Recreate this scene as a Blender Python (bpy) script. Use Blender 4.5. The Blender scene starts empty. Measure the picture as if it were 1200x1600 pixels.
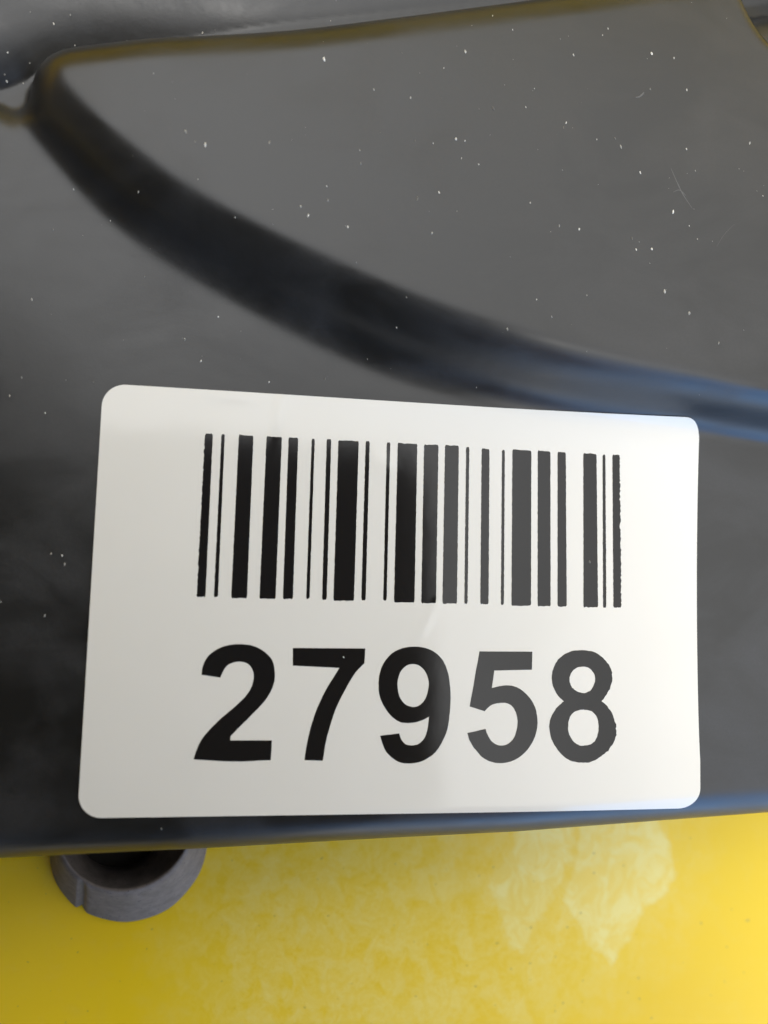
import bpy, math, random
import numpy as np
from mathutils import Matrix, Vector
from mathutils.geometry import tessellate_polygon

S = bpy.context.scene
MM = 0.001
random.seed(4)
rng = np.random.RandomState(7)

# ---------------------------------------------------------------- camera
VFOV = math.radians(67.0)
FPX = 800 / math.tan(VFOV / 2)
RC = np.array([[0.98934038, 0.02974309, 0.14255163],
               [-0.04057788, 0.99645372, 0.07371167],
               [-0.13985369, -0.07871038, 0.98703882]])      # world -> camera
CC = np.array([-13.59125, 2.90628, 74.62379])                # mm above the sticker's plane
cam = bpy.data.cameras.new('camera')
cam.sensor_fit = 'VERTICAL'
cam.angle = VFOV
cam.clip_start = 0.002
cam.clip_end = 200
camo = bpy.data.objects.new('camera', cam)
S.collection.objects.link(camo)
CM = Matrix([list(RC.T[0]) + [CC[0] * MM], list(RC.T[1]) + [CC[1] * MM], list(RC.T[2]) + [CC[2] * MM], [0, 0, 0, 1]])
camo.matrix_world = CM
cam.dof.use_dof = True
cam.dof.focus_distance = 0.077
cam.dof.aperture_fstop = 9.0
S.camera = camo
S.render.resolution_x = 768
S.render.resolution_y = 1024


def at(px, py, z=0.0):
    """the point of height z (mm) that the photograph shows at (px, py)"""
    v = RC.T @ np.array([(px - 600) / FPX, -(py - 800) / FPX, -1.0])
    p = CC + v * ((z - CC[2]) / v[2])
    return p[0], p[1]


# ---------------------------------------------------------------- sky and sun
SUN_EL, SUN_AZ = math.radians(73), math.radians(182)      # azimuth from +Y towards +X
W = bpy.data.worlds.new('World')
S.world = W
W.use_nodes = True
wt = W.node_tree
wt.nodes.clear()


def N(t, typ, **kw):
    n = t.nodes.new(typ)
    for k, v in kw.items():
        if k in n.inputs:
            n.inputs[k].default_value = v
        else:
            setattr(n, k, v)
    return n


def ramp(t, src, stops, interp='LINEAR'):
    n = t.nodes.new('ShaderNodeValToRGB')
    n.color_ramp.interpolation = interp
    e = n.color_ramp.elements
    while len(e) < len(stops):
        e.new(0.5)
    for i, (p, c) in enumerate(stops):
        e[i].position = p
        e[i].color = (c, c, c, 1) if isinstance(c, (int, float)) else (*c, 1)
    t.links.new(src, n.inputs[0])
    return n.outputs[0]


def math_n(t, op, a, b=None):
    n = t.nodes.new('ShaderNodeMath')
    n.operation = op
    for i, v in enumerate((a, b)):
        if v is None:
            continue
        if isinstance(v, (int, float)):
            n.inputs[i].default_value = v
        else:
            t.links.new(v, n.inputs[i])
    return n.outputs[0]


def mix_c(t, f, a, b, mode='MIX'):
    n = t.nodes.new('ShaderNodeMix')
    n.data_type = 'RGBA'
    n.blend_type = mode
    for i, v in ((0, f), (6, a), (7, b)):
        if isinstance(v, (int, float)):
            n.inputs[i].default_value = v
        elif isinstance(v, tuple):
            n.inputs[i].default_value = (*v, 1)
        else:
            t.links.new(v, n.inputs[i])
    return n.outputs[2]


sky = N(wt, 'ShaderNodeTexSky', sky_type='NISHITA', sun_disc=False, sun_elevation=SUN_EL, sun_rotation=SUN_AZ,
        air_density=1.0, dust_density=0.6, ozone_density=1.5)
tc = N(wt, 'ShaderNodeTexCoord')
mp = N(wt, 'ShaderNodeMapping')
mp.inputs['Location'].default_value = (0.55, 0.1, 0.0)
mp.inputs['Scale'].default_value = (1.0, 1.0, 1.6)
wt.links.new(tc.outputs['Generated'], mp.inputs['Vector'])
cn = N(wt, 'ShaderNodeTexNoise', Scale=1.3, Detail=5.0, Roughness=0.5)
wt.links.new(mp.outputs[0], cn.inputs['Vector'])
sepd = N(wt, 'ShaderNodeSeparateXYZ')
wt.links.new(tc.outputs['Generated'], sepd.inputs[0])
# broken cloud all round, open blue in one quarter (towards +x -y, where the right-hand slopes look)
dt_ = N(wt, 'ShaderNodeVectorMath', operation='DOT_PRODUCT')
dt_.inputs[1].default_value = (0.50, -0.80, 0.33)
wt.links.new(tc.outputs['Generated'], dt_.inputs[0])
gap = ramp(wt, dt_.outputs['Value'], [(0.85, 0.0), (0.97, 1.0)])
cov = math_n(wt, 'SUBTRACT', math_n(wt, 'MULTIPLY', cn.outputs['Fac'], 1.0), math_n(wt, 'MULTIPLY', gap, 0.5))
cmask = ramp(wt, cov, [(0.17, 0.0), (0.32, 1.0)])
blue = mix_c(wt, 1.0, sky.outputs[0], (3.8, 8.8, 18.5), 'ADD')
ctone = ramp(wt, math_n(wt, 'ADD', cn.outputs['Fac'], math_n(wt, 'MULTIPLY', sepd.outputs['X'], -0.50)), [(0.2, (8.0, 8.0, 7.8)), (0.7, (16.2, 16.3, 16.4))])
skyc = mix_c(wt, cmask, blue, ctone)
bg = N(wt, 'ShaderNodeBackground', Strength=0.14)
wo = N(wt, 'ShaderNodeOutputWorld')
wt.links.new(skyc, bg.inputs[0])
wt.links.new(bg.outputs[0], wo.inputs[0])

sun = bpy.data.lights.new('sun', 'SUN')
sun.energy = 0.7
sun.angle = math.radians(22)
sun.color = (1.0, 0.97, 0.93)
suno = bpy.data.objects.new('sun', sun)
S.collection.objects.link(suno)
sd = Vector((math.sin(SUN_AZ) * math.cos(SUN_EL), math.cos(SUN_AZ) * math.cos(SUN_EL), math.sin(SUN_EL)))
suno.rotation_euler = sd.to_track_quat('Z', 'Y').to_euler()

S.view_settings.view_transform = 'Standard'
S.view_settings.look = 'None'
S.view_settings.gamma = 1
S.view_settings.exposure = 0.36
S.render.engine = 'CYCLES'


# ---------------------------------------------------------------- helpers
def tag(o, label=None, cat=None, kind=None, group=None):
    if label: o['label'] = label
    if cat: o['category'] = cat
    if kind: o['kind'] = kind
    if group: o['group'] = group
    return o


def mesh_obj(name, verts, faces, mat, parent=None, smooth=True):
    me = bpy.data.meshes.new(name)
    me.from_pydata([tuple(float(c) * MM for c in v) for v in verts], [], [tuple(int(i) for i in f) for f in faces])
    me.materials.append(mat)
    me.validate()
    if smooth:
        me.polygons.foreach_set('use_smooth', [True] * len(me.polygons))
    me.update()
    o = bpy.data.objects.new(name, me)
    S.collection.objects.link(o)
    if parent is not None:
        o.parent = parent
    return o


def empty(name, loc=(0, 0, 0)):
    o = bpy.data.objects.new(name, None)
    o.empty_display_size = 0.01
    o.location = [c * MM for c in loc]
    S.collection.objects.link(o)
    return o


def material(name):
    m = bpy.data.materials.new(name)
    m.use_nodes = True
    t = m.node_tree
    b = t.nodes['Principled BSDF']
    return m, t, b


def pos_mm(t):
    """world position in millimetres"""
    g = N(t, 'ShaderNodeNewGeometry')
    v = N(t, 'ShaderNodeVectorMath', operation='SCALE')
    v.inputs['Scale'].default_value = 1000.0
    t.links.new(g.outputs['Position'], v.inputs[0])
    return v.outputs[0]


def noise(t, vec, scale, detail=3.0, rough=0.5, stretch=None, dist=0.0):
    if stretch:
        m = N(t, 'ShaderNodeMapping')
        m.inputs['Scale'].default_value = stretch
        t.links.new(vec, m.inputs['Vector'])
        vec = m.outputs[0]
    n = N(t, 'ShaderNodeTexNoise', Scale=scale, Detail=detail, Roughness=rough, Distortion=dist)
    t.links.new(vec, n.inputs['Vector'])
    return n.outputs['Fac']


def bump(t, b, src, strength, dist_mm, prev=None):
    n = N(t, 'ShaderNodeBump', Strength=strength, Distance=dist_mm * MM)
    t.links.new(src, n.inputs['Height'])
    if prev is not None:
        t.links.new(prev, n.inputs['Normal'])
    if b is not None:
        t.links.new(n.outputs[0], b.inputs['Normal'])
    return n.outputs[0]


# ---------------------------------------------------------------- materials
# black moulded plastic, satin, with faint dusty smears
PLA, t, b = material('black_plastic')
P = pos_mm(t)
sm = ramp(t, noise(t, P, 0.07, 5, 0.6, (1, 1.6, 1), 0.6), [(0.42, 0.0), (0.72, 1.0)])
fine = noise(t, P, 3.5, 3)
smf = math_n(t, 'MULTIPLY', sm, math_n(t, 'ADD', fine, 0.2))
col = mix_c(t, math_n(t, 'MULTIPLY', smf, 0.22), (0.011, 0.0108, 0.0105), (0.10, 0.10, 0.105))
t.links.new(col, b.inputs['Base Color'])
rg = math_n(t, 'ADD', 0.31, math_n(t, 'MULTIPLY', smf, 0.24))
t.links.new(rg, b.inputs['Roughness'])
b.inputs['IOR'].default_value = 1.61
n1 = bump(t, None, noise(t, P, 3.2, 3, 0.7), 0.6, 0.010)
bump(t, b, noise(t, P, 0.25, 2), 0.35, 0.05, n1)


def paper(name, base, var, rough):
    m, t, b = material(name)
    P = pos_mm(t)
    c = mix_c(t, noise(t, P, 0.12, 3), base, var)
    t.links.new(c, b.inputs['Base Color'])
    b.inputs['Roughness'].default_value = rough
    b.inputs['IOR'].default_value = 1.50
    n1 = bump(t, None, noise(t, P, 0.11, 2, 0.45, (1.0, 0.7, 1)), 0.6, 0.10)
    bump(t, b, noise(t, P, 0.75, 2), 0.35, 0.010, n1)
    return m


PAPER = paper('white_label_film', (0.815, 0.785, 0.72), (0.785, 0.755, 0.685), 0.10)
INK = paper('black_print', (0.010, 0.009, 0.009), (0.013, 0.012, 0.012), 0.12)

RUB, t, b = material('grey_rubber')
P = pos_mm(t)
c = mix_c(t, ramp(t, noise(t, P, 0.8, 5, 0.65), [(0.3, 0.0), (0.7, 1.0)]), (0.13, 0.11, 0.10), (0.21, 0.18, 0.165))
sp = ramp(t, noise(t, P, 2.6, 2), [(0.66, 0.0), (0.72, 1.0)])
c = mix_c(t, sp, c, (0.09, 0.08, 0.08))
t.links.new(c, b.inputs['Base Color'])
b.inputs['Roughness'].default_value = 0.75
bump(t, b, noise(t, P, 3.0, 5, 0.7), 0.5, 0.06)

DUST, t, b = material('pale_dust')
dt1 = ramp(t, noise(t, pos_mm(t), 0.5, 1), [(0.38, (0.16, 0.155, 0.14)), (0.62, (0.75, 0.73, 0.67))])
t.links.new(dt1, b.inputs['Base Color'])
b.inputs['Roughness'].default_value = 0.9
SMUDGE, t, b = material('grey_scuff')
b.inputs['Base Color'].default_value = (0.10, 0.10, 0.098, 1)
b.inputs['Roughness'].default_value = 0.7
HOLE, t, b = material('dark_bore')
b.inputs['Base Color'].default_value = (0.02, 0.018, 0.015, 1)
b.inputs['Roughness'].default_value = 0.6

# glossy yellow sheet, pale mottled reflections painted into its colour
YEL, t, b = material('yellow_sheet')
P = pos_mm(t)


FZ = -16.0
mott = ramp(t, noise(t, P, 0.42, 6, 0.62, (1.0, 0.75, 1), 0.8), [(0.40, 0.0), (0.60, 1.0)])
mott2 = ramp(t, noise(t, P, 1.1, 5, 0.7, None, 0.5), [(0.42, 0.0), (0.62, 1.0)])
at1 = N(t, 'ShaderNodeAttribute', attribute_name='glare_patch').outputs['Fac']
at2 = N(t, 'ShaderNodeAttribute', attribute_name='glare_wide').outputs['Fac']
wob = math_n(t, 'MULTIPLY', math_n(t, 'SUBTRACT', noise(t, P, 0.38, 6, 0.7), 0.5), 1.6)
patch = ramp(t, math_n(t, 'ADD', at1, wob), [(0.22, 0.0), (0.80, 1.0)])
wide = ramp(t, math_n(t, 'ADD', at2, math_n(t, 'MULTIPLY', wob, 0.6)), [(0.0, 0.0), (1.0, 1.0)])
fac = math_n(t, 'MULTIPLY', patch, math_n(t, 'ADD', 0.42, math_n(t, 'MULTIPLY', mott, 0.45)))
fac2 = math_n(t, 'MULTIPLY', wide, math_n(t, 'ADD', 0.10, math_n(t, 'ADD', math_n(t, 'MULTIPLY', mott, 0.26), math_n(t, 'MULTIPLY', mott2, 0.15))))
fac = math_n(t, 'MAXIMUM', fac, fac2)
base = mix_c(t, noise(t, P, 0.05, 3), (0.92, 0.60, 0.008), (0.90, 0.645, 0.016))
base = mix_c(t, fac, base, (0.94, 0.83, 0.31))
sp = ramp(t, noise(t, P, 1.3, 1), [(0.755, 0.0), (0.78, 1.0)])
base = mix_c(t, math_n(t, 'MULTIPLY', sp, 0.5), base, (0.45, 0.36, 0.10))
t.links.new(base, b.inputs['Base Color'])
b.inputs['Roughness'].default_value = 0.33
b.inputs['IOR'].default_value = 1.45
n1 = bump(t, None, noise(t, P, 1.6, 4, 0.6), 0.3, 0.03)
bump(t, b, noise(t, P, 0.12, 2), 0.3, 0.2, n1)


# ---------------------------------------------------------------- housing relief
def pl(points, z=0.0):
    return np.array([at(x, y, z) for x, y in points])


def smooth_pl(p, n=3):
    p = np.asarray(p, float)
    out = []
    for i in range(len(p) - 1):
        p0 = p[max(i - 1, 0)]; p1 = p[i]; p2 = p[i + 1]; p3 = p[min(i + 2, len(p) - 1)]
        for k in range(n):
            u = k / n
            out.append(0.5 * ((2 * p1) + (-p0 + p2) * u + (2 * p0 - 5 * p1 + 4 * p2 - p3) * u * u + (-p0 + 3 * p1 - 3 * p2 + p3) * u ** 3))
    out.append(p[-1])
    return np.array(out)


def sdist(X, Y, line):
    """signed distance to an open polyline, positive on its left"""
    X = X.astype(np.float32)
    Y = Y.astype(np.float32)
    line = line.astype(np.float32)
    best = np.full(X.shape, 1e9, np.float32)
    sgn = np.ones(X.shape, np.float32)
    for i in range(len(line) - 1):
        ax, ay = line[i]; bx, by = line[i + 1]
        dx, dy = bx - ax, by - ay
        L = dx * dx + dy * dy
        u = np.clip(((X - ax) * dx + (Y - ay) * dy) / L, 0, 1)
        d = np.hypot(X - ax - u * dx, Y - ay - u * dy)
        cr = dx * (Y - ay) - dy * (X - ax)
        m = d < best - 1e-9
        best = np.where(m, d, best)
        sgn = np.where(m, np.where(cr >= 0, 1, -1), sgn)
    return (best * sgn).astype(float)


def sstep(x):
    x = np.clip(x, 0, 1)
    return x * x * (3 - 2 * x)


HP = 5.2


def hpx(X):
    return 3.8 + 1.4 * sstep((X + 41) / 16)


FOOT = smooth_pl(pl([(-420, -60), (-200, 20), (-60, 120), (28, 212), (92, 285), (152, 347), (243, 418), (345, 478), (446, 530), (557, 580), (650, 612), (750, 640), (850, 660),
                     (950, 672), (1060, 682), (1200, 704), (1400, 730), (1800, 760)], 0))
def plz(points):
    return np.array([at(x, y, z) for x, y, z in points])


CREST = smooth_pl(plz([(-300, -260, 3.8), (-100, -90, 3.8), (0, 0, 3.8), (75, 70, 4), (110, 125, 4.3), (160, 175, 4.6), (225, 228, 4.9), (300, 278, 5.1), (400, 332, 5.2), (500, 382, 5.2),
                       (600, 428, 5.2), (700, 468, 5.2), (800, 500, 5.2), (900, 530, 5.2), (1000, 556, 5.2), (1100, 578, 5.2), (1200, 600, 5.2), (1400, 635, 5.2), (1800, 690, 5.2)]))
TROUGH = smooth_pl(plz([(-500, 140, -.9), (-60, 136, -.9), (-5, 136, -.9), (14, 139, -.9), (26, 146, -.8), (34, 142, 0), (41, 116, 1), (57, 86, 2), (92, 62, 2.6), (150, 53, 3), (300, 42, 3.4),
                        (450, 32, 3.5), (600, 15, 3.5), (830, -14, 3.5), (1100, -50, 3.5), (1600, -110, 3.5)]))
RISE = smooth_pl(plz([(-500, 150, -.9), (-60, 150, -.9), (40, 128, -.7), (90, 100, -.3), (150, 74, 0.4), (300, 50, 1.5), (600, 16, 2), (900, -18, 2), (1300, -65, 2), (1700, -120, 2)]))
EDGE = pl([(-500, 1362), (0, 1338), (300, 1324), (600, 1307), (800, 1297), (1000, 1282), (1200, 1267), (1700, 1232)], -3.6)
RE = 3.8
HX, HY = at(1205, 0, 0)


def edge_y(x):
    return np.interp(x, EDGE[:, 0], EDGE[:, 1])


def height(X, Y):
    dF = sdist(X, Y, FOOT)
    dT = -sdist(X, Y, CREST)
    s = np.where(dT <= 0, 1.0, np.where(dF <= 0, 0.0, dF / (dF + np.maximum(dT, 1e-6))))
    # ease both ends of the slope
    hp = hpx(X) * np.where(s < 0.5, 0.5 * (2 * s) ** 2.4, 1 - 0.5 * (2 * (1 - s)) ** 1.9)
    dt = sdist(X, Y, TROUGH)                       # positive above (beyond) the crease
    dr = sdist(X, Y, RISE)
    zt = -0.9 + 2.0 * sstep((X + 41.5) / 30.0)
    off = 2.8 * sstep((X + 40) / 30)
    q = np.clip(dr + off, off, 8.5)
    far = zt + 0.85 * (q - off) - 0.05 * (q * q - off * off)
    RR = 4.5
    k = np.clip(RR + dt, 0, RR)
    drop = RR - np.sqrt(np.maximum(RR * RR - k * k, 0))
    h = np.where(dt > 0, far, np.maximum(hp - drop, np.minimum(far, hp)))
    h = h - 8.0 * sstep((10.5 - np.hypot(X - HX - 2, (Y - HY - 1) * 0.8)) / 5.5)
    # faint sink marks
    h = h + 0.05 * np.sin(X * 0.11 + 0.4) * np.cos(Y * 0.09 + 1.0)
    e = Y - edge_y(X)
    k = np.clip(RE - e, 0, RE)
    h = h - (RE - np.sqrt(np.maximum(RE * RE - k * k, 0)))
    return h


def h1(x, y):
    return float(height(np.array([x], float), np.array([y], float))[0])


HZB = -7.0
xs = np.arange(-64, 64.01, 0.4)
th = np.linspace(0, math.pi / 2, 15)
ev = list(RE * (1 - np.cos(th[::1])))[::1]           # distance from the edge through the rounding
ev = sorted(set(np.round(ev, 5)))
ytop = 86.0
nx = len(xs)
U = np.linspace(0, 1, 280)[1:]
rows = []
for e in ev:
    rows.append(edge_y(xs) + e)
yb = edge_y(xs) + ev[-1]
for u in U:
    rows.append(yb + (ytop - yb) * u)
YY = np.array(rows)
XX = np.repeat(xs[None, :], len(rows), 0)
HH = height(XX, YY)
HH = np.maximum(HH, HZB + 0.8)
ny = len(rows)
verts = [(XX[j, i], YY[j, i], HH[j, i]) for j in range(ny) for i in range(nx)]
faces = [(j * nx + i, j * nx + i + 1, (j + 1) * nx + i + 1, (j + 1) * nx + i) for j in range(ny - 1) for i in range(nx - 1)]
# side walls and underside
loop = [i for i in range(nx)] + [j * nx + nx - 1 for j in range(1, ny)] + [(ny - 1) * nx + i for i in range(nx - 2, -1, -1)] + [j * nx for j in range(ny - 2, 0, -1)]
cx0, cy0 = 0.0, 20.0
k0 = len(verts)
for v in loop:
    x, y, z = verts[v]
    verts.append((x, y, HZB + 0.9))
k1 = len(verts)
for v in loop:
    x, y, z = verts[v]
    d = math.hypot(x - cx0, y - cy0)
    verts.append((x - (x - cx0) / d * 0.9, y - (y - cy0) / d * 0.9, HZB))
n = len(loop)
for a in range(n):
    c = (a + 1) % n
    faces.append((loop[c], loop[a], k0 + a, k0 + c))
    faces.append((k0 + c, k0 + a, k1 + a, k1 + c))
ce = len(verts)
verts.append((cx0, cy0, HZB))
for a in range(n):
    c = (a + 1) % n
    faces.append((k1 + c, k1 + a, ce))

HOU = empty('plastic_housing', (0, 0, FZ))
tag(HOU, 'black moulded plastic housing with raised curved panel and white barcode sticker, above the yellow sheet', 'plastic housing')


def child(o):
    o.parent = HOU
    o.location = (0, 0, -FZ * MM)
    return o


body = child(mesh_obj('body', verts, faces, PLA))

# ---------------------------------------------------------------- sticker
SH = 39.7
SR = 2.1


def sticker_h(X, Y):
    h = height(X, Y)
    x0, y0 = at(436, 640)
    crease = 0.09 * np.exp(-((X - x0 - 0.15 * (Y - y0)) / 0.35) ** 2) * np.exp(-((Y - y0) / 3.2) ** 2)
    x1, y1 = at(365, 622)
    lift = 0.04 * np.exp(-((X - x1) / 3.2) ** 2 - ((Y - y1 - 0.2) / 0.8) ** 2)
    x2, y2 = at(600, 728)
    bub = 0.05 * np.exp(-((X - x2) / 0.9) ** 2 - ((Y - y2) / 1.2) ** 2)
    x3, y3 = at(670, 965)
    cr2 = 0.05 * np.exp(-((X - x3 - 0.5 * (Y - y3)) / 0.3) ** 2) * np.exp(-((Y - y3) / 2.0) ** 2)
    return h + crease + lift + bub + cr2


def hw(y, side):
    """half width of the sticker at height y"""
    k = max(abs(y) - (SH / 2 - SR), 0)
    w = 30 - (SR - math.sqrt(max(SR * SR - k * k, 0)))
    if side > 0:
        w -= 0.34 * max(0, 1 - ((y - 2) / 17) ** 2) ** 0.8
    return w


a = np.linspace(0, math.pi / 2, 12)
yy = list(-SH / 2 + SR - SR * np.cos(a))[:-1] + list(np.linspace(-SH / 2 + SR, SH / 2 - SR, 86)) + list(SH / 2 - SR + SR * np.sin(a))[1:]
m = 131
uu = np.linspace(-1, 1, m)
SX = np.array([[u * hw(y, u) for u in uu] for y in yy])
SY = np.array([[y] * m for y in yy])
SZ = sticker_h(SX, SY)
T = 0.15
verts = [(SX[j, i], SY[j, i], SZ[j, i] + T) for j in range(len(yy)) for i in range(m)]
faces = [(j * m + i, j * m + i + 1, (j + 1) * m + i + 1, (j + 1) * m + i) for j in range(len(yy) - 1) for i in range(m - 1)]
ny_ = len(yy)
loop = [i for i in range(m)] + [j * m + m - 1 for j in range(1, ny_)] + [(ny_ - 1) * m + i for i in range(m - 2, -1, -1)] + [j * m for j in range(ny_ - 2, 0, -1)]
k0 = len(verts)
for v in loop:
    x, y, z = verts[v]
    verts.append((x, y, z))
k1 = len(verts)
for v in loop:
    x, y, z = verts[v]
    verts.append((x, y, z - T - 0.02))
n = len(loop)
for a_ in range(n):
    c = (a_ + 1) % n
    faces.append((k0 + c, k0 + a_, k1 + a_, k1 + c))
STK = child(mesh_obj('sticker', verts, faces, PAPER))
STK['label'] = 'white glossy rounded sticker printed with a barcode above the number 27958'

INKT = T + 0.012


def on_sticker(name, loops, mat, off=INKT):
    """flat print laid on the sticker; loops: outline then holes, in plane millimetres"""
    tris = tessellate_polygon([[Vector((x, y, 0)) for x, y in lp] for lp in loops])
    pts = np.array([p for lp in loops for p in lp])
    z = sticker_h(pts[:, 0], pts[:, 1]) + off
    fs = []
    for f in tris:
        a, b, c = (pts[i] for i in f)
        cr = (b[0] - a[0]) * (c[1] - a[1]) - (b[1] - a[1]) * (c[0] - a[0])
        fs.append(f if cr > 0 else tuple(reversed(f)))
    o = mesh_obj(name, np.c_[pts, z], fs, mat)
    o.parent = STK
    return o


BARS = [(135, 176, 92, 91, 137, 942), (221, 238, 95, 181, 202, 942), (311, 387, 100, 271, 353, 948), (455, 535, 106, 418, 502, 952),
        (570, 620, 112, 540, 592, 952), (690, 706, 120, 661, 679, 952), (768, 792, 122, 744, 768, 956), (829, 935, 126, 803, 910, 962),
        (971, 992, 132, 948, 971, 960), (1081, 1099, 138, 1062, 1080, 962), (1138, 1240, 140, 1118, 1225, 970), (1275, 1350, 148, 1260, 1337, 974),
        (1384, 1456, 152, 1370, 1446, 976), (1494, 1511, 162, 1484, 1501, 978), (1575, 1616, 170, 1567, 1610, 980), (1681, 1696, 177, 1674, 1690, 984),
        (1735, 1834, 175, 1729, 1831, 988), (1867, 1933, 181, 1865, 1933, 990), (1970, 2013, 187, 1969, 2017, 992), (2104, 2173, 194, 2104, 2180, 996),
        (2204, 2219, 200, 2206, 2223, 998), (2255, 2293, 202, 2260, 2302, 998)]
for bi, (a0, a1, ay, c0, c1, cy) in enumerate(BARS):
    nr = 90
    vs, fs = [], []
    wide_b = 2 if a1 - a0 < 30 else 7
    jl = 0.35 if bi in (0,) else 0.12
    jr = 0.5 if bi == 21 else 0.12
    for r in range(nr + 1):
        u = r / nr
        edge_pinch = 2.2 if r in (0, nr) else 0
        L = (a0 + (c0 - a0) * u) / 3.3333 + 280 + rng.normal(0, jl) + edge_pinch * .4
        R = (a1 + (c1 - a1) * u) / 3.3333 + 280 + rng.normal(0, jr) - edge_pinch * .4
        yl = (ay + (cy - ay) * u) / 3.3333 + 650
        for k in range(wide_b):
            q = k / (wide_b - 1)
            px = L + (R - L) * q
            x, y = at(px, yl + (0.06 * (px - L)) * (1 - u) + (rng.normal(0, 0.35) if r in (0, nr) else 0), 0.1)
            vs.append((x, y, 0))
    vs = np.array(vs)
    vs[:, 2] = sticker_h(vs[:, 0], vs[:, 1]) + INKT
    for r in range(nr):
        for k in range(wide_b - 1):
            i = r * wide_b + k
            fs.append((i, i + wide_b, i + wide_b + 1, i + 1))
    o = mesh_obj('barcode_bar', vs, fs, INK)
    o.parent = STK


def C(*p):
    return p


# outlines traced at 8x; a third value marks a corner
DIG = {
    '2': (290, [[(200, 435, 1), (215, 330), (280, 205), (400, 112), (540, 64), (690, 52), (850, 74), (980, 142), (1075, 240), (1112, 360), (1112, 500), (1070, 630), (990, 760),
                 (860, 900), (720, 1040), (620, 1140), (562, 1205, 1), (560, 1255, 1), (1080, 1255, 1), (1065, 1500, 1), (600, 1518), (100, 1492, 1), (140, 1370), (210, 1230),
                 (320, 1100), (460, 965), (620, 830), (760, 690), (830, 570), (852, 460), (835, 370), (780, 300), (690, 270), (600, 280), (520, 320), (470, 390), (435, 470, 1)]]),
    '7': (440, [[(140, 100, 1), (1045, 105, 1), (1035, 290, 1), (920, 410), (800, 610), (690, 830), (610, 1060), (550, 1290), (515, 1508, 1), (285, 1500, 1), (310, 1330),
                 (370, 1070), (450, 840), (560, 610), (660, 450), (722, 348, 1), (140, 320, 1)]]),
    '9': (570, [[(190, 1195, 1), (430, 1165, 1), (455, 1240), (510, 1300), (600, 1315), (680, 1290), (745, 1220), (782, 1110), (800, 955, 1), (740, 990), (640, 1025), (540, 1035),
                 (430, 1020), (330, 950), (240, 830), (185, 700), (170, 570), (185, 420), (240, 280), (340, 165), (460, 105), (600, 82), (740, 95), (870, 150), (970, 250),
                 (1035, 400), (1062, 560), (1070, 720), (1060, 900), (1030, 1110), (970, 1260), (880, 1400), (760, 1490), (640, 1532), (500, 1540), (380, 1500), (270, 1400), (215, 1280)],
                [(600, 300), (690, 325), (760, 405), (795, 510), (790, 620), (750, 740), (680, 815), (600, 835), (510, 805), (440, 720), (412, 610), (412, 500), (450, 390), (520, 320)]]),
    '5': (710, [[(310, 140, 1), (970, 145, 1), (965, 370, 1), (495, 380, 1), (465, 600, 1), (560, 575), (680, 565), (800, 600), (920, 700), (1000, 830), (1033, 980), (1025, 1120),
                 (980, 1260), (880, 1400), (760, 1490), (640, 1530), (500, 1530), (370, 1480), (260, 1370), (190, 1260), (158, 1160, 1), (385, 1108, 1), (410, 1180), (460, 1260),
                 (540, 1310), (630, 1310), (710, 1260), (760, 1170), (785, 1050), (775, 940), (730, 840), (660, 790), (570, 785), (470, 805), (410, 850), (375, 888, 1), (188, 830, 1)]]),
    '8': (840, [[(550, 125), (690, 145), (810, 220), (900, 330), (930, 460), (905, 590), (850, 690), (795, 765, 1), (870, 830), (950, 960), (980, 1110), (965, 1230), (890, 1360),
                 (790, 1450), (660, 1520), (540, 1530), (400, 1500), (270, 1400), (170, 1240), (140, 1080), (165, 960), (230, 850), (325, 765, 1), (240, 680), (185, 560), (175, 420),
                 (220, 290), (310, 190), (420, 140)],
                [(560, 332), (640, 350), (700, 420), (715, 500), (680, 600), (620, 650), (550, 660), (470, 630), (410, 560), (395, 470), (430, 390), (490, 345)],
                [(570, 870), (670, 890), (740, 970), (758, 1080), (740, 1200), (690, 1280), (600, 1315), (520, 1315), (440, 1260), (385, 1160), (378, 1050), (410, 940), (480, 885)]]),
}


def curve_loop(pts, ox, jit):
    n = len(pts)
    out = []
    for i in range(n):
        p1, p2 = pts[i], pts[(i + 1) % n]
        c1, c2 = len(p1) > 2, len(p2) > 2
        p0 = pts[i - 1] if not c1 else p1
        p3 = pts[(i + 2) % n] if not c2 else p2
        K = 5
        for k in range(K):
            u = k / K
            q = []
            for d in (0, 1):
                a, b_, c, e = p0[d], p1[d], p2[d], p3[d]
                q.append(0.5 * (2 * b_ + (c - a) * u + (2 * a - 5 * b_ + 4 * c - e) * u * u + (-a + 3 * b_ - 3 * c + e) * u ** 3))
            jj = jit(q) if k or not c1 else 0
            out.append(at(q[0] / 8 + ox + rng.normal(0, 1) * jj, q[1] / 8 + 1000 + rng.normal(0, 1) * jj, 0.1))
    return out


for ch in '27958':
    ox, loops = DIG[ch]
    jit = (lambda q: 0.08)
    if ch == '8':
        jit = (lambda q: 0.38 if q[0] > 850 or q[1] > 1350 and q[0] > 600 else 0.2)
    if ch == '5':
        jit = (lambda q: 0.2 if q[0] < 330 else 0.1)
    o = on_sticker('digit', [curve_loop(lp, ox, jit) for lp in loops], INK)
    o['label'] = 'black printed digit ' + ch

# ---------------------------------------------------------------- rubber mount under the edge
MNT = empty('rubber_mount', (*at(200, 1318, FZ), FZ))
tag(MNT, 'grey notched rubber ring poking out under the lower left edge of the black housing', 'rubber mount')


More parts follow.
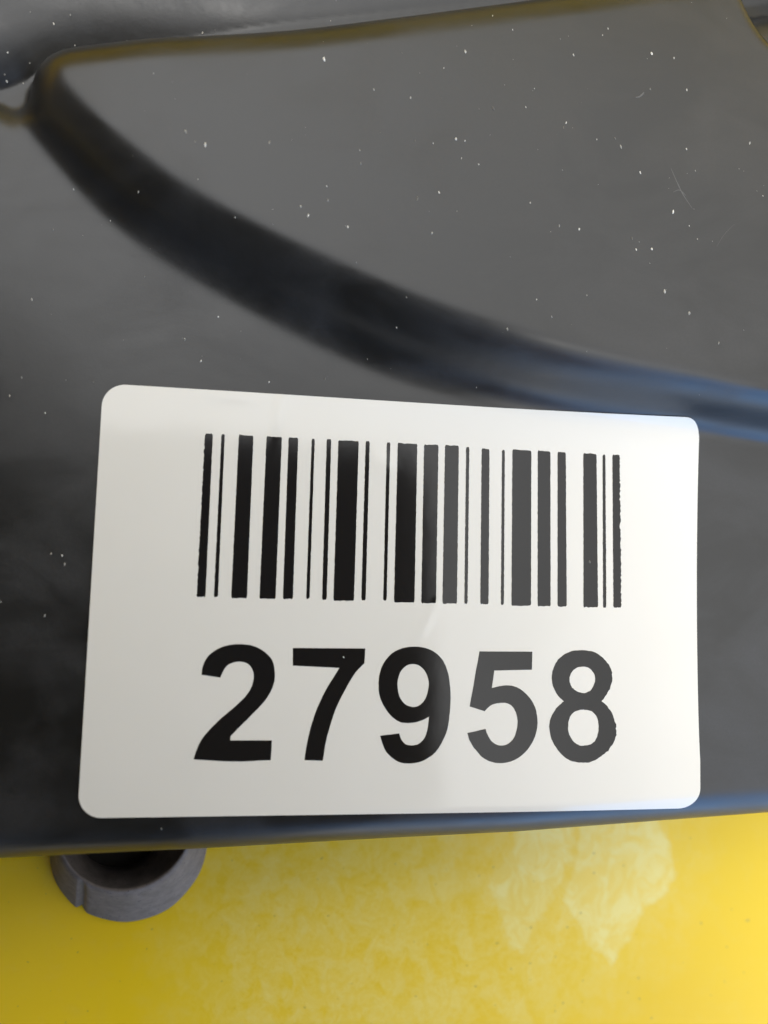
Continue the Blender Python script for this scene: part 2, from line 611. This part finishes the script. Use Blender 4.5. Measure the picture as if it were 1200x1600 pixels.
def lathe(name, rings, mat, origin, notch=None, seg=160):
    """rings: (centre x, centre y, z, radius), lofted in order"""
    vs, fs = [], []
    for (cx, cy, z, r) in rings:
        for k in range(seg):
            a = 2 * math.pi * k / seg
            rr = r
            if notch and len(vs) >= 6 * seg:
                rr = notch(a, r, z)
            vs.append((cx + rr * math.cos(a) - origin[0], cy + rr * math.sin(a) - origin[1], z - origin[2]))
    for j in range(len(rings) - 1):
        for k in range(seg):
            c = (k + 1) % seg
            fs.append((j * seg + k, j * seg + c, (j + 1) * seg + c, (j + 1) * seg + k))
    return mesh_obj(name, vs, fs, mat)


def ring(px, py, rpx, z):
    x, y = at(px, py, z)
    return (x, y, z, rpx * (CC[2] - z) / FPX)


def notch(a, r, z):
    d = math.degrees(a) % 360
    r = r * (1 + 0.004 * math.sin(5 * a + 1) + 0.003 * math.sin(11 * a))
    if z < -9.3:
        if 232 < d < 240:
            r -= 0.45 * min(1, (d - 232) / 1.2, (240 - d) / 6)
        if d <= 232 and d > 180:
            r += 0.12
    return r


org = (*at(200, 1318, FZ), FZ)
ro = ring(204, 1318, 113, -15.9)
rings = [ring(187, 1288, 60, -15.5), ring(187, 1286, 67, -13.0), ring(188, 1285, 72, -11.8), ring(195, 1285, 93, -9.2), ring(195.5, 1285, 95, -8.8),
         ring(196, 1287, 97.5, -8.8), ring(197, 1292, 99.5, -9.6), ring(202, 1312, 108, -14.2), ring(203, 1316, 110.5, -15.0), ring(203, 1317, 111.5, -15.5), ring(203, 1317, 111, -15.98)]
child_ring = lathe('ring', rings, RUB, org, notch)
child_ring.parent = MNT
hole_fill = lathe('hole_fill', [ring(187, 1288, 66, -15.0), ring(187, 1288, 20, -15.2), ring(187, 1288, 1, -15.9)], HOLE, org)  # near-black plate standing in for the open hole
hole_fill.parent = MNT
plug = lathe('stem', [ring(185, 1270, 40, -7.02), ring(185, 1270, 38, -13), ring(185, 1270, 1, -13.3)], HOLE, org)
plug.parent = MNT

# ---------------------------------------------------------------- yellow sheet with upturned back
prof = [(-300, 0), (-150, 0)] + [(y, 0) for y in np.arange(-70, -22, 0.45)] + [(0, 0), (60, 0), (110, 0)]
for k in range(1, 9):
    a_ = math.radians(85 * k / 8)
    prof.append((110 + 16 * math.sin(a_), 16 * (1 - math.cos(a_))))
prof += [(132, 95), (133.5, 97), (136, 97), (136, -2), (-300, -2)]
xsf = np.array([-500, -300, -150, -75] + list(np.arange(-60, 60.1, 0.45)) + [75, 150, 300, 500])
PV = np.array([(x, y, z + FZ) for (y, z) in prof for x in xsf])
nxf = len(xsf)
faces = [(j * nxf + i, j * nxf + i + 1, (j + 1) * nxf + i + 1, (j + 1) * nxf + i) for j in range(len(prof) - 1) for i in range(nxf - 1)]
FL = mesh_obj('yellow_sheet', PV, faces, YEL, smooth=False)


def poly_in(X, Y, poly, soft):
    """1 inside a closed outline, falling to 0 over a soft edge (mm)"""
    poly = np.array(poly + [poly[0]])
    d = np.abs(sdist(X, Y, poly))
    ins = np.zeros(X.shape, bool)
    for i in range(len(poly) - 1):
        (ax, ay), (bx, by) = poly[i], poly[i + 1]
        c = ((ay > Y) != (by > Y)) & (X < (bx - ax) * (Y - ay) / (by - ay + 1e-12) + ax)
        ins ^= c
    return np.clip(0.5 + np.where(ins, d, -d) / soft / 2, 0, 1)


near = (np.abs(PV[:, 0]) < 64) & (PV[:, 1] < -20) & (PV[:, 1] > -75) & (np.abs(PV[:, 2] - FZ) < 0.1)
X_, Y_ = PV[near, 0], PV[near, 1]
sc = np.zeros(len(PV))  # masks for the glare put into the yellow's colour
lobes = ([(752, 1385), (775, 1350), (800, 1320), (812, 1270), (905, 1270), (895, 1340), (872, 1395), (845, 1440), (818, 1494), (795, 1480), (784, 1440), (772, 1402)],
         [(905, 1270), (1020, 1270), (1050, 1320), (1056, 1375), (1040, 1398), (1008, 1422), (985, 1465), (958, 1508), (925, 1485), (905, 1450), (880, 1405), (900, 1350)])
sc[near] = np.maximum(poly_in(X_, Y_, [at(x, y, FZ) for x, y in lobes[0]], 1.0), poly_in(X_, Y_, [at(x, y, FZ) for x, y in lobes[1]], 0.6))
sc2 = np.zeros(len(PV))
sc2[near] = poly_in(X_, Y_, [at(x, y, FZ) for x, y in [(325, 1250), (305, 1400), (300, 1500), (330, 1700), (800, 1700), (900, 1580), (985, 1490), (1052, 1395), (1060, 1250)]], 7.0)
for nm, arr in (('glare_patch', sc), ('glare_wide', sc2)):
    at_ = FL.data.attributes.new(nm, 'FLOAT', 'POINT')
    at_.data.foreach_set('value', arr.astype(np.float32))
tag(FL, 'glossy yellow sheet with painted pale glare patches under the black housing', kind='structure')

# ---------------------------------------------------------------- dust, fibre, scuffs
SP = []
for ox, oy, lst in (
    (0, 0, [(95, 38), (220, 48), (168, 75), (633, 103), (672, 95), (397, 128), (234, 142), (25, 165), (93, 197), (14, 233), (20, 253), (73, 260), (480, 230), (580, 412), (610, 443),
            (641, 453), (842, 445), (1013, 186), (1168, 280), (1188, 415), (1124, 470), (1127, 511), (1021, 582), (1025, 626), (940, 645), (963, 674), (1087, 709), (619, 560),
            (433, 600), (735, 680), (166, 718), (230, 592), (345, 690), (1033, 65)]),
    (600, 0, [(329, 26), (338, 53), (492, 10), (163, 55), (402, 93), (700, 90), (683, 110), (56, 165), (254, 162), (551, 122), (592, 172), (836, 167), (906, 181), (187, 213),
              (377, 266), (83, 306), (297, 340), (342, 340), (443, 335), (832, 278), (946, 281), (470, 277), (569, 384), (561, 399), (722, 432), (740, 459), (665, 436), (945, 466),
              (225, 435), (253, 440), (97, 440), (154, 448), (242, 495), (296, 514), (1143, 447), (1109, 528), (1124, 535), (973, 534), (1184, 612), (172, 601), (104, 621), (228, 660),
              (457, 634), (903, 662), (954, 706), (548, 706), (610, 716), (775, 745), (837, 778), (788, 780), (979, 747), (1026, 754), (801, 540), (1120, 68), (150, 728), (558, 532)]),
    (0, 400, [(452, 65), (100, 136), (682, 190), (386, 263), (206, 388), (292, 395), (577, 260), (841, 394), (1016, 384), (1148, 322), (141, 491), (68, 380), (30, 437), (628, 328),
              (160, 930), (194, 936), (202, 964), (140, 1124), (2, 1080), (504, 1790)]),
    (600, 400, [(70, 129), (39, 224), (477, 136), (634, 123), (877, 111), (954, 179), (385, 229), (289, 410), (524, 190), (1124, 232), (1046, 272)])):
    SP += [(ox + x / 2, oy + y / 2) for x, y in lst]
BRIGHT = {(641, 453), (580, 412), (254, 162), (836, 167), (903, 662), (20, 253), (1013, 186), (342, 340), (954, 179), (877, 111), (385, 229), (104, 621), (633, 103), (740, 459)}
bright = {(x / 2, y / 2) for x, y in BRIGHT} | {(600 + x / 2, y / 2) for x, y in BRIGHT} | {(600 + x / 2, 400 + y / 2) for x, y in BRIGHT}


def speck(vs, fs, x, y, z, rx, ry, rz, ang):
    k = len(vs)
    ca, sa = math.cos(ang), math.sin(ang)
    pts = [(0, 0, 1)] + [(math.cos(a), math.sin(a), 0.15) for a in [i * math.pi / 3 for i in range(6)]]
    for (a, b_, c) in pts:
        jx, jy = rx * a * random.uniform(.7, 1.2), ry * b_ * random.uniform(.7, 1.2)
        vs.append((x + jx * ca - jy * sa, y + jx * sa + jy * ca, z + rz * c))
    for i in range(6):
        fs.append((k, k + 1 + i, k + 1 + (i + 1) % 6))


def top_zs(P):
    P = np.asarray(P, float)
    z = np.zeros(len(P))
    for _ in range(5):
        xy = np.array([at(p[0], p[1], q) for p, q in zip(P, z)])
        z = height(xy[:, 0], xy[:, 1])
    return np.c_[xy, z]


vs, fs = [], []
for (px, py), (x, y, z) in zip(SP, top_zs(SP)):
    s = random.uniform(0.05, 0.10)
    if (px, py) in bright:
        s = 0.135
    speck(vs, fs, x, y, z + 0.005, s * random.uniform(.7, .95), s * random.uniform(1.3, 2.0), s * 0.8, random.uniform(-.3, .5))
for x, y, z in top_zs([(random.uniform(0, 1200), random.uniform(0, 620)) for _ in range(70)]):   # the finest dust, barely seen
    speck(vs, fs, x, y, z + 0.003, 0.022, 0.035, 0.02, random.uniform(0, 3))
for (px, py, s) in ((921, 878, .12), (537, 1027, .07)):
    x, y = at(px, py, 0.1)
    speck(vs, fs, x, y, float(sticker_h(np.array([x]), np.array([y]))[0]) + T + .012, s, s * 1.5, s * .6, .4)
o = mesh_obj('dust_specks', vs, fs, DUST, smooth=False)
tag(o, 'fine pale dust specks scattered over the black plastic', 'dust', 'stuff')


def strand(vs, fs, pts, r, zoff=0.0, flat=0.5):
    P3 = [Vector(p) for p in top_zs(smooth_pl(np.array(pts, float), 5))]
    k0 = len(vs)
    for i, p in enumerate(P3):
        d = (P3[min(i + 1, len(P3) - 1)] - P3[max(i - 1, 0)]).normalized()
        s = Vector((-d.y, d.x, 0)).normalized()
        rr = r * (0.3 + 0.7 * math.sin(math.pi * (i + .5) / len(P3))) * random.uniform(.7, 1.2)
        vs += [tuple(p + s * rr + Vector((0, 0, zoff))), tuple(p + Vector((0, 0, rr * flat + zoff))), tuple(p - s * rr + Vector((0, 0, zoff)))]
        if i:
            a = k0 + (i - 1) * 3
            fs += [(a, a + 1, a + 4, a + 3), (a + 1, a + 2, a + 5, a + 4)]


vs, fs = [], []
strand(vs, fs, [(993, 152), (999, 151), (1004, 147), (1006, 144)], 0.10, 0.004)
o = mesh_obj('lint_fibre', vs, fs, SMUDGE)
tag(o, 'tiny curved lint fibre lying on the raised black panel near its upper right', 'fibre')
vs, fs = [], []
for pts, r in (([(1048, 262), (1058, 285), (1068, 305), (1082, 326)], 0.06), ([(1052, 300), (1062, 297), (1072, 306)], 0.04), ([(1120, 385), (1132, 366), (1148, 350)], 0.02)):
    strand(vs, fs, pts, r * 0.8, 0.002, 0.12)
o = child(mesh_obj('scuff_mark', vs, fs, SMUDGE))
o['kind'] = 'stuff'

# ---------------------------------------------------------------- the phone taking the picture (seen only as the dark reflection)
PH, t, b = material('dark_phone_case')
b.inputs['Base Color'].default_value = (0.008, 0.008, 0.009, 1)
b.inputs['Roughness'].default_value = 0.5
GL, t, b = material('lens_glass')
b.inputs['Base Color'].default_value = (0.01, 0.01, 0.015, 1)
b.inputs['Roughness'].default_value = 0.05


def round_slab(name, x0, x1, y0, y1, z0, z1, r, mat, parent):
    pts = []
    for cx, cy, a0 in ((x1 - r, y1 - r, 0), (x0 + r, y1 - r, 90), (x0 + r, y0 + r, 180), (x1 - r, y0 + r, 270)):
        for k in range(9):
            a = math.radians(a0 + 90 * k / 8)
            pts.append((cx + r * math.cos(a), cy + r * math.sin(a), math.cos(a), math.sin(a)))
    n = len(pts)
    e = min(1.2, (z1 - z0) / 3)
    vs = []
    for z, inset in ((z0, e), (z0 + e * .3, e * .3), (z0 + e, 0), (z1 - e, 0), (z1 - e * .3, e * .3), (z1, e)):
        for (x, y, dx, dy) in pts:
            vs.append((x - dx * inset, y - dy * inset, z))
    fs = [tuple(range(n))[::-1], tuple(range(5 * n, 6 * n))]
    for j in range(5):
        for k in range(n):
            c = (k + 1) % n
            fs.append((j * n + k, j * n + c, (j + 1) * n + c, (j + 1) * n + k))
    return mesh_obj(name, vs, fs, mat, parent, smooth=False)


PHO = empty('phone')
PHO.matrix_world = CM
tag(PHO, 'dark phone held over the sticker, seen only as the dark reflection in the print', 'phone')
round_slab('case', -44, 36, -126, 28, 9, 18, 11, PH, PHO)
round_slab('added_dark_flap', -122, -44.5, -52, 52, 10, 13, 9, PH, PHO)  # added flap, darkens what the plastic left of the sticker reflects
round_slab('camera_plate', -12, 20, -22, 15, 7, 8.98, 8, PH, PHO)
for (lx, ly) in ((0, 0), (0, -15)):
    vs, fs = [], []
    for r, z in ((6.2, 6.98), (6.2, 5.2), (5.2, 5.0), (5.0, 5.3)):
        for k in range(32):
            a = 2 * math.pi * k / 32
            vs.append((lx + r * math.cos(a), ly + r * math.sin(a), z))
    for j in range(3):
        for k in range(32):
            c = (k + 1) % 32
            fs.append((j * 32 + k, (j + 1) * 32 + k, (j + 1) * 32 + c, j * 32 + c))
    fs.append(tuple(range(96, 128)))
    mesh_obj('lens', vs, fs, GL, PHO)

# ---------------------------------------------------------------- the photographer crouching behind the phone (only darkens reflections)
CLO, t, b = material('dark_cloth')
b.inputs['Base Color'].default_value = (0.018, 0.018, 0.022, 1)
b.inputs['Roughness'].default_value = 0.9
SKN, t, b = material('skin')
b.inputs['Base Color'].default_value = (0.42, 0.24, 0.16, 1)
b.inputs['Roughness'].default_value = 0.5
HAI, t, b = material('dark_hair')
b.inputs['Base Color'].default_value = (0.012, 0.009, 0.007, 1)
b.inputs['Roughness'].default_value = 0.6


def skinned(name, chains, mat, parent, root=0, sub=2, turn=True):
    """chains of (x, y, z, radius) in mm; a chain may start from an earlier vertex given by its index"""
    vs, es, rs = [], [], []
    for ch in chains:
        prev = None
        for p in ch:
            if isinstance(p, int):
                prev = p
                continue
            if turn and len(p) == 4:
                ca, sa = math.cos(math.radians(10)), math.sin(math.radians(10))
                p = (p[0] * ca - p[1] * sa, p[0] * sa + p[1] * ca, p[2], p[3])
            vs.append([c * MM for c in p[:3]])
            rs.append(p[3] * MM)
            if prev is not None:
                es.append((prev, len(vs) - 1))
            prev = len(vs) - 1
    me = bpy.data.meshes.new(name)
    me.from_pydata(vs, es, [])
    me.materials.append(mat)
    o = bpy.data.objects.new(name, me)
    S.collection.objects.link(o)
    md = o.modifiers.new('skin', 'SKIN')
    md.use_smooth_shade = True
    if not me.skin_vertices:
        me.attributes.new('tmp', 'FLOAT', 'POINT')
    bm_ = __import__('bmesh').new()
    bm_.from_mesh(me)
    lay = bm_.verts.layers.skin.verify()
    bm_.verts.ensure_lookup_table()
    for i, v in enumerate(bm_.verts):
        v[lay].radius = (rs[i], rs[i])
        v[lay].use_root = (i == root)
    bm_.to_mesh(me)
    bm_.free()
    ss = o.modifiers.new('subdivision', 'SUBSURF')
    ss.levels = sub
    ss.render_levels = sub
    o.parent = parent
    return o


PER = empty('person', (0, 0, 0))
tag(PER, 'crouching person in dark clothes holding the phone', 'person')
#            0 pelvis                 1                       2                      3 chest                 4 neck base
skinned('body', [[(-215, -430, 120, 150), (-200, -375, 205, 160), (-180, -315, 290, 172), (-165, -270, 370, 165), (-160, -245, 445, 62)],
                 [3, (-60, -345, 380, 66), (20, -310, 270, 50), (55, -240, 165, 42), (52, -190, 112, 34, 0), (44, -160, 100, 28, 0)],
                 [3, (-310, -205, 380, 66), (-320, -170, 260, 50), (-250, -140, 160, 42), (-180, -130, 118, 34, 0), (-112, -95, 116, 28, 0)],
                 [0, (-110, -420, 100, 92), (-70, -290, 150, 80), (-80, -330, 75, 62), (-110, -420, 25, 48), (-95, -330, 12, 36)],
                 [0, (-330, -380, 100, 92), (-320, -230, 150, 80), (-325, -290, 75, 62), (-335, -380, 25, 48), (-320, -290, 12, 36)]], CLO, PER)
skinned('head', [[(-160, -245, 450, 55), (-150, -218, 500, 58), (-142, -192, 550, 82), (-136, -176, 600, 92), (-140, -192, 640, 70)], [2, (-122, -120, 535, 46), (-116, -96, 552, 16)]], SKN, PER)
skinned('hair', [[(-158, -240, 575, 72), (-148, -208, 632, 98), (-140, -176, 668, 66)]], HAI, PER)
for nm, w, pts in (('hand', (42, -154, 100), 0), ('hand', (-106, -88, 116), 0)):
    sx = 1 if w[0] > 0 else -1
    ch = [[(w[0], w[1], w[2], 24), (w[0] + 2 * sx, w[1] + 26, w[2] - 4, 26), (w[0] + 2 * sx, w[1] + 52, w[2] - 6, 24)]]
    for k, (dx, L) in enumerate(((-20, 20), (-7, 24), (7, 22), (19, 17))):
        bx, by = w[0] + dx * 0.9, w[1] + 56
        ch.append([2, (bx, by, w[2] - 8, 9), (bx - 6 * sx, by + L, w[2] - 10, 8.5), (bx - 14 * sx, by + L * 1.5, w[2] - 4, 8), (bx - 20 * sx, by + L * 1.7, w[2] + 4, 7)])
    ch.append([1, (w[0] - 28 * sx, w[1] + 30, w[2] + 4, 11), (w[0] - 36 * sx, w[1] + 52, w[2] + 8, 10), (w[0] - 40 * sx, w[1] + 74, w[2] + 10, 8)])
    skinned(nm, ch, SKN, PER, turn=False)

# ---------------------------------------------------------------- unseen timber wall, added to darken the left-hand slopes' reflections; and the ground
GRD, t, b = material('grey_concrete')
P = pos_mm(t)
t.links.new(mix_c(t, noise(t, P, 0.01, 6, 0.7), (0.16, 0.155, 0.15), (0.24, 0.235, 0.22)), b.inputs['Base Color'])
b.inputs['Roughness'].default_value = 0.9
WOO, t, b = material('dark_stained_timber')
P = pos_mm(t)
t.links.new(mix_c(t, noise(t, P, 0.01, 5, 0.6, (1, 1, 0.1)), (0.018, 0.012, 0.009), (0.035, 0.024, 0.017)), b.inputs['Base Color'])
b.inputs['Roughness'].default_value = 0.8


def box(name, x0, x1, y0, y1, z0, z1, mat, parent=None):
    v = [(x, y, z) for x in (x0, x1) for y in (y0, y1) for z in (z0, z1)]
    f = [(0, 1, 3, 2), (4, 6, 7, 5), (0, 4, 5, 1), (2, 3, 7, 6), (0, 2, 6, 4), (1, 5, 7, 3)]
    return mesh_obj(name, v, f, mat, parent, smooth=False)


gv = [(x, y, FZ - 3) for y in (-20000, 20000) for x in (-20000, 20000)]
tag(mesh_obj('ground', gv, [(0, 1, 3, 2)], GRD, smooth=False), kind='structure')
WAL = empty('added_timber_wall')
tag(WAL, 'unseen dark stained board wall, added left of the sheet to darken reflections', 'wall')
for k in range(24):
    box('board', -1215 - (k % 2) * 4, -1195 - (k % 2) * 4, -1700 + k * 140, -1700 + k * 140 + 136, FZ - 3, 1250, WOO, WAL)
for yp in (-1500, -300, 900):
    box('post', -1300, -1222, yp, yp + 90, FZ - 3, 1230, WOO, WAL)
